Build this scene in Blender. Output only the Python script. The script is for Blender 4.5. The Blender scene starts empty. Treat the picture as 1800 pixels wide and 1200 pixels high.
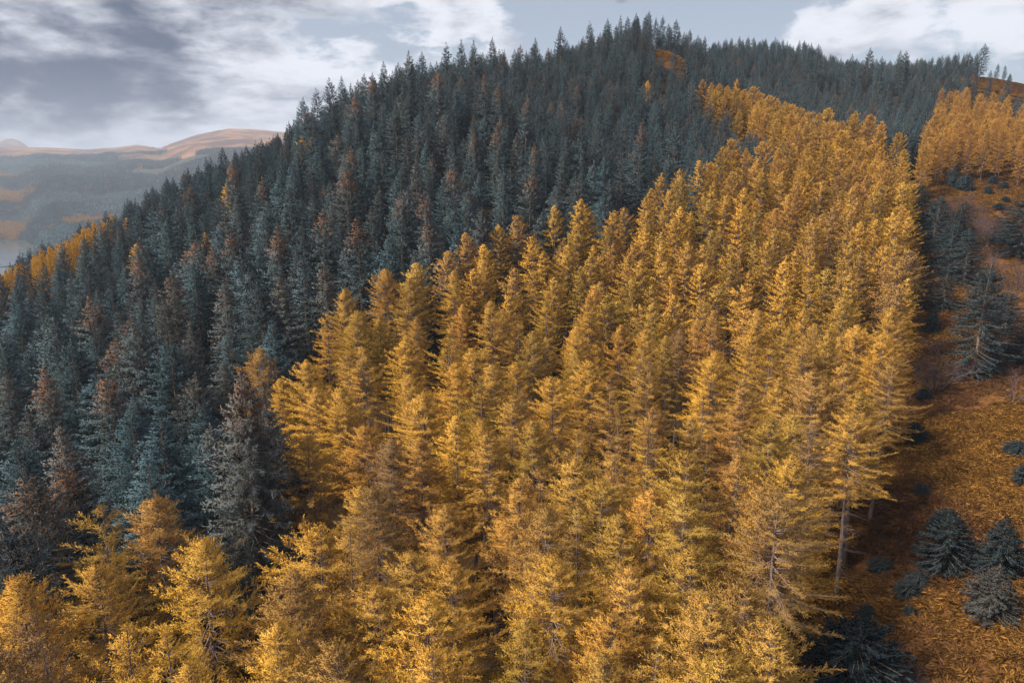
import bpy, math, random
import numpy as np
from mathutils import Vector, Matrix

R = math.radians
rng = np.random.default_rng(11)
random.seed(11)
SC = bpy.context.scene
COL = SC.collection

# ------------------------------------------------------------------ camera
CAMZ = 150.0
PITCH = R(13.8)
FPX = 1200.0                       # focal length in photo pixels (1800 wide)
cam_d = bpy.data.cameras.new('camera')
cam_d.sensor_width = 36.0
cam_d.lens = 36.0 * FPX / 1800.0
cam_d.clip_start = 0.5
cam_d.clip_end = 60000
cam = bpy.data.objects.new('camera', cam_d)
COL.objects.link(cam)
cam.location = (0, 0, CAMZ)
cam.rotation_euler = (R(90) - PITCH, 0, 0)
SC.camera = cam

# ------------------------------------------------------------------ sun, sky
SUN_EL, SUN_AZ = R(46), R(248)     # azimuth clockwise from +Y (view direction): behind and to one side
SUN_STRENGTH, SUN_ANGLE = 3.3, R(10)
sun_d = bpy.data.lights.new('sun', 'SUN')
sun_d.energy = SUN_STRENGTH
sun_d.angle = SUN_ANGLE
sun_d.color = (1.0, 0.90, 0.76)
sun = bpy.data.objects.new('sun', sun_d)
COL.objects.link(sun)
sv = Vector((math.sin(SUN_AZ) * math.cos(SUN_EL), math.cos(SUN_AZ) * math.cos(SUN_EL), math.sin(SUN_EL)))
sun.rotation_euler = sv.to_track_quat('Z', 'Y').to_euler()
sun.location = (0, 0, 400)

SC.view_settings.view_transform = 'Standard'
SC.view_settings.look = 'None'
SC.view_settings.gamma = 1.0
SC.view_settings.use_curve_mapping = False
SC.view_settings.exposure = 1.36
SC.render.engine = 'CYCLES'
SC.cycles.max_bounces = 6
SC.cycles.diffuse_bounces = 2
SC.cycles.transmission_bounces = 3
SC.cycles.glossy_bounces = 2
SC.cycles.use_denoising = True


def ray(px, py):
    x = (px - 900.0) / FPX
    y = (600.0 - py) / FPX
    f = np.array((0, math.cos(PITCH), -math.sin(PITCH)))
    u = np.array((0, math.sin(PITCH), math.cos(PITCH)))
    return f + x * np.array((1.0, 0, 0)) + y * u


def unit(v):
    v = np.asarray(v, float)
    return v / np.linalg.norm(v)


class NT:
    """small node helper"""
    def __init__(s, tree):
        s.t = tree
        tree.nodes.clear()

    def n(s, typ, **kw):
        nd = s.t.nodes.new(typ)
        for k, v in kw.items():
            setattr(nd, k, v)
        return nd

    def put(s, sock, v):
        if hasattr(v, 'bl_idname') and hasattr(v, 'is_output'):
            s.t.links.new(v, sock)
        elif v is not None:
            sock.default_value = v

    def math(s, op, a, b=None, c=None, clamp=False):
        nd = s.n('ShaderNodeMath', operation=op, use_clamp=clamp)
        s.put(nd.inputs[0], a)
        s.put(nd.inputs[1], b)
        s.put(nd.inputs[2], c)
        return nd.outputs[0]

    def vec(s, op, a, b=None):
        nd = s.n('ShaderNodeVectorMath', operation=op)
        s.put(nd.inputs[0], a)
        s.put(nd.inputs[1], b)
        return nd.outputs['Value'] if op in ('DOT_PRODUCT', 'LENGTH') else nd.outputs[0]

    def step(s, v, a, b, lo=0.0, hi=1.0):
        nd = s.n('ShaderNodeMapRange', interpolation_type='SMOOTHSTEP', clamp=True)
        for i, w in enumerate((v, a, b, lo, hi)):
            s.put(nd.inputs[i], w)
        return nd.outputs[0]

    def mix(s, f, a, b, mode='MIX'):
        nd = s.n('ShaderNodeMix', data_type='RGBA', blend_type=mode)
        s.put(nd.inputs[0], f)
        s.put(nd.inputs[6], a)
        s.put(nd.inputs[7], b)
        return nd.outputs[2]

    def noise(s, vec, scale, detail=4.0, rough=0.55, dist=0.0):
        nd = s.n('ShaderNodeTexNoise')
        s.put(nd.inputs['Vector'], vec)
        s.put(nd.inputs['Scale'], scale)
        s.put(nd.inputs['Detail'], detail)
        s.put(nd.inputs['Roughness'], rough)
        s.put(nd.inputs['Distortion'], dist)
        return nd.outputs['Fac']

    def sep(s, v):
        nd = s.n('ShaderNodeSeparateXYZ')
        s.put(nd.inputs[0], v)
        return nd.outputs


def rgb(r, g, b):
    return (r, g, b, 1.0)


# world: clear-air sky, and broken cloud over it laid out by direction
world = bpy.data.worlds.new('World')
SC.world = world
world.use_nodes = True
W = NT(world.node_tree)
sky = W.n('ShaderNodeTexSky', sky_type='NISHITA')
sky.sun_disc = False
sky.sun_elevation = SUN_EL
sky.sun_rotation = SUN_AZ
sky.altitude = 200
sky.air_density = 1.0
sky.dust_density = 2.0
sky.ozone_density = 1.5
dvec = W.n('ShaderNodeTexCoord').outputs['Generated']
flat = W.vec('MULTIPLY', dvec, (1.0, 1.0, 2.6))
big = W.noise(W.vec('ADD', flat, (3.1, 7.7, 1.3)), 2.1, 6.0, 0.56, 0.35)
mid = W.noise(W.vec('ADD', flat, (1.7, 0.4, 5.2)), 5.5, 7.0, 0.58, 0.3)
fine = W.noise(W.vec('ADD', flat, (9.3, 2.2, 0.6)), 15.0, 5.0, 0.6, 0.2)


def lobe(px, py, inner, outer):
    d = W.vec('DOT_PRODUCT', dvec, tuple(unit(ray(px, py))))
    return W.step(d, math.cos(R(outer)), math.cos(R(inner)))


def add(*a):
    r = a[0]
    for b in a[1:]:
        r = W.math('ADD', r, b)
    return r


def mul(a, k):
    return W.math('MULTIPLY', a, k)


# broken cloud: a heavy grey deck on one side, thin cloud and clear air in the middle, white cumulus on the other side
deck = add(mul(lobe(10, 150, 1, 7), 0.22), mul(lobe(170, 110, 1, 10), 0.22), mul(lobe(330, 75, 1, 8), 0.14), mul(lobe(150, 185, 1, 4), 0.12))
light = add(mul(lobe(430, 160, 0.5, 5.5), 0.34), mul(lobe(70, 228, 0.5, 3.5), 0.22), mul(lobe(640, 40, 1, 8), 0.20), mul(lobe(300, 225, 0.5, 6), 0.16), mul(lobe(830, 40, 0.5, 5), 0.26), mul(lobe(60, 5, 1, 5), 0.12))
gap = add(mul(lobe(1130, -10, 2, 12), 0.50), mul(lobe(1330, 25, 1, 5), 0.35), mul(lobe(940, 20, 1, 4), 0.14), mul(lobe(1640, 125, 1, 5), 0.30), mul(lobe(1470, 130, 1, 4.5), 0.30), mul(lobe(1790, 130, 1, 4), 0.2))
cumul = add(mul(lobe(1392, 66, 0.2, 2.6), 0.40), mul(lobe(1470, 48, 0.2, 3.2), 0.36), mul(lobe(1560, 42, 0.2, 3.6), 0.32),
            mul(lobe(1650, 52, 0.2, 3.4), 0.28), mul(lobe(1740, 62, 0.2, 3.8), 0.34), mul(lobe(1800, 20, 0.5, 4), 0.30))
mid_ = W.math('SUBTRACT', mid, 0.5)
fine_ = W.math('SUBTRACT', fine, 0.5)
puff = add(mul(mid_, 1.7), mul(fine_, 1.6))
cover = add(W.math('SUBTRACT', big, 0.38), mul(puff, 0.85), deck, mul(light, 0.5), mul(cumul, 0.85))
cover = W.math('SUBTRACT', cover, gap)
mask = W.step(cover, -0.10, 0.20)
# thick cloud is dark underneath, thin edges and sunlit tops are pale; the same noise a little lower down gives each heap its shaded base
under = W.noise(W.vec('ADD', flat, (1.7, 0.4, 5.2 + 0.075)), 5.5, 7.0, 0.58, 0.3)
relief = W.math('SUBTRACT', under, mid)
thick = add(mul(mid_, 2.4), mul(W.math('SUBTRACT', big, 0.5), 1.2), mul(fine_, 2.3), mul(relief, 3.4),
            mul(deck, 2.3), mul(cumul, -0.55), mul(light, -1.3), 0.02)
dark = W.step(thick, -0.62, 1.25)
c_col = W.mix(dark, rgb(0.37, 0.38, 0.415), rgb(0.022, 0.034, 0.064))
bg_sky = W.n('ShaderNodeBackground')
W.put(bg_sky.inputs[0], W.mix(0.6, sky.outputs[0], rgb(3.0, 3.2, 3.6)))
bg_sky.inputs[1].default_value = 0.06
bg_cl = W.n('ShaderNodeBackground')
W.put(bg_cl.inputs[0], c_col)
bg_cl.inputs[1].default_value = 0.96
mx = W.n('ShaderNodeMixShader')
W.put(mx.inputs[0], mask)
W.t.links.new(bg_sky.outputs[0], mx.inputs[1])
W.t.links.new(bg_cl.outputs[0], mx.inputs[2])
wo = W.n('ShaderNodeOutputWorld')
W.t.links.new(mx.outputs[0], wo.inputs[0])


# ------------------------------------------------------------------ terrain heights
_lat = np.random.default_rng(5).random((256, 256))


def vnoise(x, y):
    xi = np.floor(x).astype(int)
    yi = np.floor(y).astype(int)
    fx = x - xi
    fy = y - yi
    fx = fx * fx * (3 - 2 * fx)
    fy = fy * fy * (3 - 2 * fy)
    a = _lat[xi % 256, yi % 256]
    b = _lat[(xi + 1) % 256, yi % 256]
    c = _lat[xi % 256, (yi + 1) % 256]
    d = _lat[(xi + 1) % 256, (yi + 1) % 256]
    return (a * (1 - fx) + b * fx) * (1 - fy) + (c * (1 - fx) + d * fx) * fy


def fbm(x, y, s, oct=4, seed=0.0):
    r = 0
    a = 1.0
    t = 0
    for i in range(oct):
        r = r + a * (vnoise(x / s + 17.3 * i + seed, y / s - 9.1 * i + seed * 1.7) - 0.5)
        t += a
        a *= 0.5
        s *= 0.5
    return r / t * 2


def sstep(v, a, b):
    t = np.clip((v - a) / (b - a), 0, 1)
    return t * t * (3 - 2 * t)


# surveyed points: where a line of sight meets the tree tops (or bare ground, h = 0), slant distance, tree height
SURVEY = [
    (100, 1150, 38, 21), (500, 1150, 36, 21), (900, 1150, 36, 21), (1300, 1150, 38, 20),
    (1500, 1150, 66, 0), (1780, 1180, 64, 0), (1600, 1190, 65, 0), (1700, 1000, 78, 0), (1600, 900, 86, 0), (1700, 800, 100, 0),
    (1780, 660, 128, 0), (1620, 690, 118, 0), (1640, 560, 148, 0), (1760, 310, 255, 0), (1650, 400, 205, 0),
    (1700, 170, 268, 20), (1450, 210, 215, 20), (1600, 285, 195, 20), (1580, 480, 118, 20),
    (1300, 400, 140, 20), (1100, 380, 136, 21), (950, 390, 130, 21), (1000, 600, 86, 21), (1300, 650, 80, 20), (1500, 700, 75, 19),
    (650, 480, 98, 21), (700, 700, 69, 21), (250, 650, 80, 22), (50, 620, 85, 22), (50, 850, 51, 22),
    (400, 420, 118, 22), (200, 480, 125, 22), (30, 470, 185, 18), (200, 365, 205, 18), (360, 295, 195, 18), (540, 190, 185, 20), (700, 250, 145, 22),
    (720, 105, 215, 20), (850, 75, 250, 20), (1000, 50, 300, 20), (1110, 38, 335, 20), (1170, 85, 315, 0), (1000, 150, 220, 20), (1000, 250, 165, 21),
    (1180, 250, 172, 21), (1260, 190, 235, 20), (1300, 120, 335, 18), (1300, 60, 385, 18), (1420, 128, 410, 0), (1500, 150, 410, 0), (1600, 156, 405, 0), (1500, 190, 305, 17), (1450, 150, 470, 0), (1560, 164, 470, 0), (1690, 152, 455, 0), (1790, 174, 445, 0),
    (1690, 134, 400, 0), (1790, 162, 375, 0),
]
RINGPTS = [(0, -150, 105), (-200, -80, 95), (200, -120, 110), (-260, 120, 75), (-330, 300, 40), (-260, 420, 35), (-120, 420, 80), (-40, 480, 130), (250, 60, 118),
           (330, 200, 135), (420, 350, 150), (80, 560, 160), (260, 580, 160), (-200, 700, 20), (100, 800, 110), (450, 600, 130), (-600, 100, -8), (-600, 500, -8), (600, 0, 120), (600, 500, 160), (0, -500, 60)]
_C = []
for px_, py_, d_, h_ in SURVEY:
    p_ = unit(ray(px_, py_)) * d_
    _C.append((p_[0], p_[1], CAMZ + p_[2] - h_))
_C = np.array(_C + [tuple(map(float, q)) for q in RINGPTS])


def _tps(r2):
    return 0.5 * r2 * np.log(r2 + 1e-9)


_X = _C[:, :2] / 100.0
_n = len(_X)
_K = _tps(((_X[:, None] - _X[None]) ** 2).sum(-1)) + np.eye(_n) * 0.012
_P = np.c_[np.ones(_n), _X]
_A = np.block([[_K, _P], [_P.T, np.zeros((3, 3))]])
_w = np.linalg.solve(_A, np.r_[_C[:, 2], 0, 0, 0])

# skyline of the far hills: azimuth (deg), distance, height
_RID = []
for px_, py_, D_ in [(-200, 250, 5200), (-60, 254, 5100), (0, 257, 5000), (90, 259, 5000), (150, 262, 5000), (205, 258, 5000), (240, 253, 5000), (262, 257, 4900), (280, 260, 4700), (300, 252, 4500),
                     (340, 238, 4400), (400, 226, 4400), (450, 227, 4400), (500, 232, 4400), (600, 243, 4400), (800, 262, 4600)]:
    v_ = ray(px_, py_)
    hor = math.hypot(v_[0], v_[1])
    _RID.append((math.degrees(math.atan2(v_[0], v_[1])), D_, CAMZ + D_ * v_[2] / hor))
_RID = np.array([(-180, 5200, 300), (-100, 5200, 330), (-60, 5200, 290)] + _RID + [(40, 4000, 260), (90, 4200, 300), (180, 5200, 300)])


def far_height(x, y):
    r = np.hypot(x, y)
    az = np.degrees(np.arctan2(x, y))
    D = np.interp(az, _RID[:, 0], _RID[:, 1])
    Z = np.interp(az, _RID[:, 0], _RID[:, 2])
    s0 = 1960 + 120 * fbm(x, y, 900, 3, 3.0) - 1000 * sstep(az, -35.6, -33.2)
    t = (r - s0) / (D - s0)
    wob = fbm(x, y, 700, 4, 1.0)
    up = np.clip(t, 0, 1)
    z = Z * up + (46 * wob + 40 * fbm(x, y, 330, 3, 9.0)) * np.sin(np.pi * up) + 5 * fbm(x, y, 90, 3, 2.0) * sstep(up, 0.02, 0.2) * (1 - 0.6 * sstep(up, 0.8, 1))
    z = np.where(t > 1, Z * np.clip(1 - (t - 1) * 0.9, 0.25, 1), z)
    z = np.where(t < 0, np.maximum(-9, t * 160), z)
    # one dark summit beyond the skyline
    z = np.maximum(z, 470 * np.exp(-((az + 35.2) / 2.3) ** 2 - ((r - 7600) / 900) ** 2) - 20)
    # a brown shoulder of rough grazing above the loch
    z = z + 75 * np.exp(-((az + 40.0) / 3.6) ** 2 - ((r - 2650) / 330) ** 2)
    # a nearer moorland hill beyond the far end of the ridge
    z = np.maximum(z, 470 * np.exp(-((az - 40.5) / 5.2) ** 2 - ((r - 1500) / 300) ** 2) + 10 * fbm(x, y, 160, 3, 8.0))
    return z


def ground(x, y):
    x = np.atleast_1d(np.asarray(x, float))
    y = np.atleast_1d(np.asarray(y, float))
    sh = x.shape
    x = x.ravel()
    y = y.ravel()
    q = np.c_[x, y] / 100.0
    near = np.zeros(len(x))
    for i in range(0, len(x), 20000):
        qq = q[i:i + 20000]
        near[i:i + 20000] = _tps(((qq[:, None] - _X[None]) ** 2).sum(-1)) @ _w[:_n] + _w[_n] + qq @ _w[_n + 1:]
    near = np.clip(near, -9, 235) + 0.8 * fbm(x, y, 14, 3, 4.0)
    rc = np.hypot(x - 60, y - 200)
    t = sstep(rc, 460, 820)
    return (near * (1 - t) + far_height(x, y) * t).reshape(sh)


_T = np.r_[np.arange(12, 120, 0.5), np.arange(120, 700, 1.0)]


def hit(px, py, h=0.0):
    """Where the line of sight meets the surface h metres above the ground: the foot of a tree h metres tall."""
    d = unit(ray(px, py))
    x, y, z = d[0] * _T, d[1] * _T, CAMZ + d[2] * _T
    g = ground(x, y) + h
    below = np.where(z < g)[0]
    i = below[0] if len(below) else int(np.argmin(z - g))
    i = max(i, 1)
    a, b = z[i - 1] - g[i - 1], z[i] - g[i]
    f = a / (a - b) if len(below) and a > b else 0.0
    t = _T[i - 1] + f * (_T[i] - _T[i - 1])
    return float(d[0] * t), float(d[1] * t), float(t)


def project(x, y, z):
    x, y, z = np.asarray(x, float), np.asarray(y, float), np.asarray(z, float) - CAMZ
    dep = y * math.cos(PITCH) - z * math.sin(PITCH)
    up = y * math.sin(PITCH) + z * math.cos(PITCH)
    return 900 + FPX * x / dep, 600 - FPX * up / dep, dep


def inside(poly, x, y):
    poly = np.asarray(poly)
    x = np.asarray(x)
    y = np.asarray(y)
    c = np.zeros(x.shape, bool)
    j = len(poly) - 1
    for i in range(len(poly)):
        xi, yi = poly[i]
        xj, yj = poly[j]
        m = ((yi > y) != (yj > y)) & (x < (xj - xi) * (y - yi) / (yj - yi + 1e-12) + xi)
        c ^= m
        j = i
    return c


# ------------------------------------------------------------------ stands of trees, as plots on the ground
def plot(pts, h=20.0):
    return [hit(a, b, h)[:2] for a, b in pts]


MAIN = plot([(-60, 990), (60, 985), (130, 885), (330, 890), (450, 1000), (515, 900), (500, 760), (470, 660), (440, 610), (500, 640), (530, 600), (548, 553), (610, 500), (670, 470), (720, 485), (795, 438),
             (830, 408), (880, 390), (960, 362), (1040, 352), (1110, 340), (1170, 300), (1240, 282), (1298, 240), (1312, 226), (1330, 258), (1372, 245), (1384, 215), (1420, 198), (1530, 196), (1585, 245), (1606, 300), (1610, 420), (1604, 560), (1585, 650),
             (1555, 730), (1520, 840), (1490, 900), (1465, 960), (1425, 1040), (1385, 1120), (1345, 1200), (1330, 1300), (900, 1400), (0, 1350), (-120, 1200)], 19.5)
TONGUE = plot([(1228, 138), (1262, 138), (1330, 160), (1400, 178), (1425, 195), (1370, 222), (1330, 195), (1270, 168)], 19)
ROWS = plot([(1642, 168), (1655, 154), (1700, 146), (1750, 160), (1800, 178), (1900, 200), (1900, 245), (1800, 238), (1720, 228), (1665, 236), (1618, 268), (1622, 240), (1640, 205)], 14)
STRIPE = plot([(-30, 480), (0, 462), (42, 448), (60, 432), (110, 405), (150, 382), (196, 362), (199, 386), (150, 412), (110, 432), (65, 458), (40, 474), (0, 492), (-30, 505)], 13)
OPEN_G = plot([(1200, 1350), (1300, 1150), (1330, 1000), (1400, 850), (1450, 720), (1480, 600), (1500, 480), (1520, 390), (1580, 325), (1625, 318), (1700, 303), (1790, 270), (1960, 250), (2200, 500), (2300, 1350)], 0)
CREST = plot([(1138, 62), (1165, 46), (1190, 50), (1206, 70), (1206, 110), (1196, 170), (1150, 170), (1134, 110)], 0)
MOOR = plot([(1625, 118), (1680, 112), (1740, 126), (1850, 140), (1850, 175), (1760, 158), (1700, 142), (1640, 152)], 2)
SPR_EDGE = [(-520, 20), (-520, 700), (330, 700)]

# ------------------------------------------------------------------ ground sheet
az_ = np.r_[np.arange(-180, -52, 4.0), np.arange(-52, 52, 0.36), np.arange(52, 180, 4.0)]
rr_ = 8 * (16000 / 8.0) ** (np.arange(330) / 329.0)
AA, RR = np.meshgrid(np.radians(az_), rr_)
GX, GY = RR * np.sin(AA), RR * np.cos(AA)
GZ = ground(GX, GY)
na, nr = len(az_), len(rr_)
verts = np.c_[GX.ravel(), GY.ravel(), GZ.ravel()]
verts = np.vstack([verts, [[0, 0, float(ground(0, 0)[0])]]])
ia, ir = np.meshgrid(np.arange(na), np.arange(nr - 1))
ja = (ia + 1) % na
quads = np.stack([ir * na + ia, (ir + 1) * na + ia, (ir + 1) * na + ja, ir * na + ja], -1).reshape(-1, 4)
cen = len(verts) - 1
tris = [(cen, i, (i + 1) % na) for i in range(na)]


def mesh_from(name, verts, faces, mats=(), smooth=False, attrs=None, mat_idx=None):
    me = bpy.data.meshes.new(name)
    verts = np.asarray(verts, np.float32)
    if isinstance(faces, np.ndarray):
        k = faces.shape[1]
        me.vertices.add(len(verts))
        me.vertices.foreach_set('co', verts.ravel())
        me.loops.add(faces.size)
        me.loops.foreach_set('vertex_index', faces.ravel().astype(np.int32))
        me.polygons.add(len(faces))
        me.polygons.foreach_set('loop_start', np.arange(0, faces.size, k, dtype=np.int32))
        me.update(calc_edges=True)
    else:
        me.from_pydata(verts.tolist(), [], faces)
        me.update()
    if smooth:
        me.polygons.foreach_set('use_smooth', np.ones(len(me.polygons), bool))
    for m in mats:
        me.materials.append(m)
    if mat_idx is not None:
        me.polygons.foreach_set('material_index', np.asarray(mat_idx, np.int32))
    for k, (typ, arr) in (attrs or {}).items():
        a = me.attributes.new(k, typ, 'POINT')
        arr = np.asarray(arr, np.float32 if typ != 'INT' else np.int32)
        a.data.foreach_set({'FLOAT': 'value', 'INT': 'value', 'FLOAT_VECTOR': 'vector', 'FLOAT_COLOR': 'color'}[typ], arr.ravel())
    return me


def soft_plot(poly, x, y):
    return inside(poly, x, y).astype(float)


vx, vy, vz = verts[:, 0], verts[:, 1], verts[:, 2]
vr = np.hypot(vx, vy)
vaz = np.degrees(np.arctan2(vx, vy))
farm = sstep(np.hypot(vx - 60, vy - 200), 520, 900)
heath = sstep(vz + 55 * fbm(vx, vy, 500, 4, 6.0), 190, 250) * sstep(vr, 2500, 3200)
heath = np.maximum(heath, np.exp(-((vaz + 40.0) / 4.2) ** 2 - ((vr - 2650) / 420) ** 2) > 0.42)
heath = np.maximum(heath, (vaz > 20) & (vr < 2600) & (vr > 700))
brack = np.maximum.reduce([soft_plot(OPEN_G, vx, vy), soft_plot(CREST, vx, vy), soft_plot(MOOR, vx, vy)]) * (vr < 620)


def new_mat(name):
    m = bpy.data.materials.new(name)
    m.use_nodes = True
    return m, NT(m.node_tree)


def finish(N, shader, disp=None):
    o = N.n('ShaderNodeOutputMaterial')
    N.t.links.new(shader, o.inputs['Surface'])


def diffuse_out(N, col, rough=1.0, bump=None):
    d = N.n('ShaderNodeBsdfDiffuse')
    N.put(d.inputs[0], col)
    d.inputs[1].default_value = rough
    if bump is not None:
        N.t.links.new(bump, d.inputs['Normal'])
    finish(N, d.outputs[0])


M_GROUND, N = new_mat('hillside_ground')
pos = N.n('ShaderNodeNewGeometry').outputs['Position']


def att(N, name, typ='GEOMETRY'):
    return N.n('ShaderNodeAttribute', attribute_name=name, attribute_type=typ)


n1 = N.noise(pos, 0.35, 6.0, 0.6)
n2 = N.noise(pos, 1.7, 5.0, 0.65)
n3 = N.noise(pos, 0.05, 4.0, 0.55)
floor_c = N.mix(N.step(n1, 0.35, 0.65), rgb(0.030, 0.021, 0.014), rgb(0.075, 0.046, 0.024))
br_c = N.mix(N.step(n2, 0.3, 0.7), rgb(0.055, 0.026, 0.012), rgb(0.16, 0.076, 0.024))
br_c = N.mix(N.step(n3, 0.4, 0.62, 0, 0.65), br_c, rgb(0.115, 0.048, 0.022))
f1 = N.noise(pos, 0.004, 6.0, 0.62)
f2 = N.noise(pos, 0.022, 6.0, 0.65)
far_c = N.mix(N.step(f2, 0.42, 0.6), rgb(0.040, 0.058, 0.052), rgb(0.085, 0.085, 0.065))
he_c = N.mix(N.step(f1, 0.42, 0.60), rgb(0.115, 0.070, 0.055), rgb(0.36, 0.19, 0.092))
he_c = N.mix(N.step(f2, 0.45, 0.66, 0, 0.6), he_c, rgb(0.10, 0.060, 0.045))
c = N.mix(att(N, 'bracken').outputs['Fac'], floor_c, br_c)
c = N.mix(att(N, 'far').outputs['Fac'], c, far_c)
c = N.mix(att(N, 'heath').outputs['Fac'], c, he_c)
bp = N.n('ShaderNodeBump')
bp.inputs['Strength'].default_value = 0.8
bp.inputs['Distance'].default_value = 0.35
N.put(bp.inputs['Height'], n2)
diffuse_out(N, c, 1.0, bp.outputs[0])

faces = [tuple(q) for q in quads.tolist()] + tris
gm = mesh_from('hillside', verts, faces, [M_GROUND], True,
               {'bracken': ('FLOAT', brack), 'far': ('FLOAT', farm), 'heath': ('FLOAT', heath.astype(float))})
terrain = bpy.data.objects.new('hillside', gm)
COL.objects.link(terrain)
terrain['kind'] = 'structure'
terrain['label'] = 'steep hillside with forest floor, bracken and far moorland hills'

# the loch
M_WATER, N = new_mat('loch_water')
pr = N.n('ShaderNodeBsdfPrincipled')
pr.inputs['Base Color'].default_value = rgb(0.05, 0.07, 0.085)
pr.inputs['Roughness'].default_value = 0.12
pos = N.n('ShaderNodeNewGeometry').outputs['Position']
bp = N.n('ShaderNodeBump')
bp.inputs['Strength'].default_value = 0.3
bp.inputs['Distance'].default_value = 0.3
N.put(bp.inputs['Height'], N.noise(pos, 0.25, 3.0))
N.t.links.new(bp.outputs[0], pr.inputs['Normal'])
finish(N, pr.outputs[0])
wv = [(-4500, -2500, 0), (600, -2500, 0), (600, 3200, 0), (-4500, 3200, 0)]
loch = bpy.data.objects.new('loch_water', mesh_from('loch_water', wv, [(0, 1, 2, 3)], [M_WATER]))
COL.objects.link(loch)
loch['kind'] = 'structure'
loch['label'] = 'pale loch water below the far hills'


# ------------------------------------------------------------------ foliage materials
def foliage_mat(name, build, trans=0.3):
    m, N = new_mat(name)
    data = N.sep(att(N, 'leaf').outputs['Vector'])      # x along the branch, y height in the tree, z chance
    tint = N.sep(att(N, 'tint', 'INSTANCER').outputs['Vector'])
    col = build(N, data, tint)
    d = N.n('ShaderNodeBsdfDiffuse')
    N.put(d.inputs[0], col)
    t = N.n('ShaderNodeBsdfTranslucent')
    N.put(t.inputs[0], col)
    mxs = N.n('ShaderNodeMixShader')
    mxs.inputs[0].default_value = trans
    N.t.links.new(d.outputs[0], mxs.inputs[1])
    N.t.links.new(t.outputs[0], mxs.inputs[2])
    finish(N, mxs.outputs[0])
    return m


def larch_col(N, d, t):
    g = N.mix(N.step(t[1], -1.0, 0.0), rgb(0.30, 0.225, 0.030), rgb(0.64, 0.375, 0.048))
    g = N.mix(N.step(t[1], 0.0, 1.0), g, rgb(0.58, 0.285, 0.045))
    pale = N.mix(N.step(d[1], 0.72, 1.0, 0, 0.38), g, rgb(0.78, 0.51, 0.15))  # sunlit look painted in: needles turn paler towards the crown top
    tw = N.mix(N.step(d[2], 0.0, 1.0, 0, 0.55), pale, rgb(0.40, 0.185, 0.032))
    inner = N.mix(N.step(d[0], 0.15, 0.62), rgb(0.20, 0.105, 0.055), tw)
    bare = N.mix(t[2], inner, rgb(0.24, 0.145, 0.085))
    return N.vec('MULTIPLY', bare, _grey(N, t[0]))


def _grey(N, v):
    c = N.n('ShaderNodeCombineXYZ')
    for i in range(3):
        N.put(c.inputs[i], v)
    return c.outputs[0]


def spruce_col(N, d, t):
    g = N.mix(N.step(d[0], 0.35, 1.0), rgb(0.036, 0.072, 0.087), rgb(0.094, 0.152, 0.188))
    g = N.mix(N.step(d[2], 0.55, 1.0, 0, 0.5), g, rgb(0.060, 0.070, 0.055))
    br = N.math('MULTIPLY', t[2], N.step(d[2], 0.0, 0.9, 0.55, 1.0))
    g = N.mix(br, g, rgb(0.120, 0.092, 0.070))
    ru = N.math('MULTIPLY', t[1], N.step(N.math('ADD', d[1], N.math('MULTIPLY', d[2], 0.12)), 0.80, 1.04), clamp=True)
    ru = N.math('MULTIPLY', ru, N.step(d[2], .15, .75))
    g = N.mix(ru, g, rgb(0.34, 0.145, 0.055))
    return N.vec('MULTIPLY', g, _grey(N, t[0]))


def bracken_col(N, d, t):
    a = N.mix(N.step(d[2], 0.2, 0.8), rgb(0.11, 0.052, 0.018), rgb(0.32, 0.165, 0.036))
    a = N.mix(t[1], a, rgb(0.105, 0.050, 0.030))
    return N.vec('MULTIPLY', a, _grey(N, t[0]))


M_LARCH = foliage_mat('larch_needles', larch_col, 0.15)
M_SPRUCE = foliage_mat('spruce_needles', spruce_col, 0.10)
M_BRACKEN = foliage_mat('bracken_fronds', bracken_col, 0.3)


def bark_mat(name, a, b):
    m, N = new_mat(name)
    tc = N.n('ShaderNodeTexCoord').outputs['Object']
    n = N.noise(N.vec('MULTIPLY', tc, (6, 6, 1.5)), 1.5, 5, 0.65)
    diffuse_out(N, N.mix(N.step(n, 0.3, 0.7), a, b))
    return m


M_LBARK = bark_mat('larch_bark', rgb(0.10, 0.072, 0.064), rgb(0.24, 0.185, 0.175))
M_SBARK = bark_mat('spruce_bark', rgb(0.10, 0.08, 0.07), rgb(0.27, 0.225, 0.20))
M_TWIG = bark_mat('bare_twigs', rgb(0.075, 0.050, 0.055), rgb(0.16, 0.11, 0.115))


# ------------------------------------------------------------------ tree shapes
def nrm(v):
    return v / (np.linalg.norm(v, axis=-1, keepdims=True) + 1e-9)


def kites(P, D, l, w, data, g, wide=0.42):
    """flat tapering sprays of needles: one four-cornered leaf each"""
    n = len(P)
    rnd = nrm(g.normal(size=(n, 3)))
    S = nrm(np.cross(D, rnd))
    l = l[:, None]
    w = w[:, None]
    v = np.stack([P, P + D * l * wide + S * w * .5, P + D * l, P + D * l * wide - S * w * .5], 1).reshape(-1, 3)
    f = np.arange(4 * n).reshape(-1, 4)
    return v, f, np.repeat(data, 4, 0)


def tube(path, rad, sides=5):
    path = np.asarray(path, float)
    rad = np.asarray(rad, float)
    t = nrm(np.gradient(path, axis=0))
    ref = np.array((0, 0, 1.0)) if abs(t[0][2]) < 0.8 else np.array((1.0, 0, 0))
    a = nrm(np.cross(t, ref))
    b = np.cross(t, a)
    th = np.arange(sides) / sides * 2 * math.pi
    v = path[:, None] + rad[:, None, None] * (a[:, None] * np.cos(th)[None, :, None] + b[:, None] * np.sin(th)[None, :, None])
    n = len(path)
    i, j = np.meshgrid(np.arange(n - 1), np.arange(sides), indexing='ij')
    k = (j + 1) % sides
    f = np.stack([i * sides + j, i * sides + k, (i + 1) * sides + k, (i + 1) * sides + j], -1).reshape(-1, 4)
    return v.reshape(-1, 3), f


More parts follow.
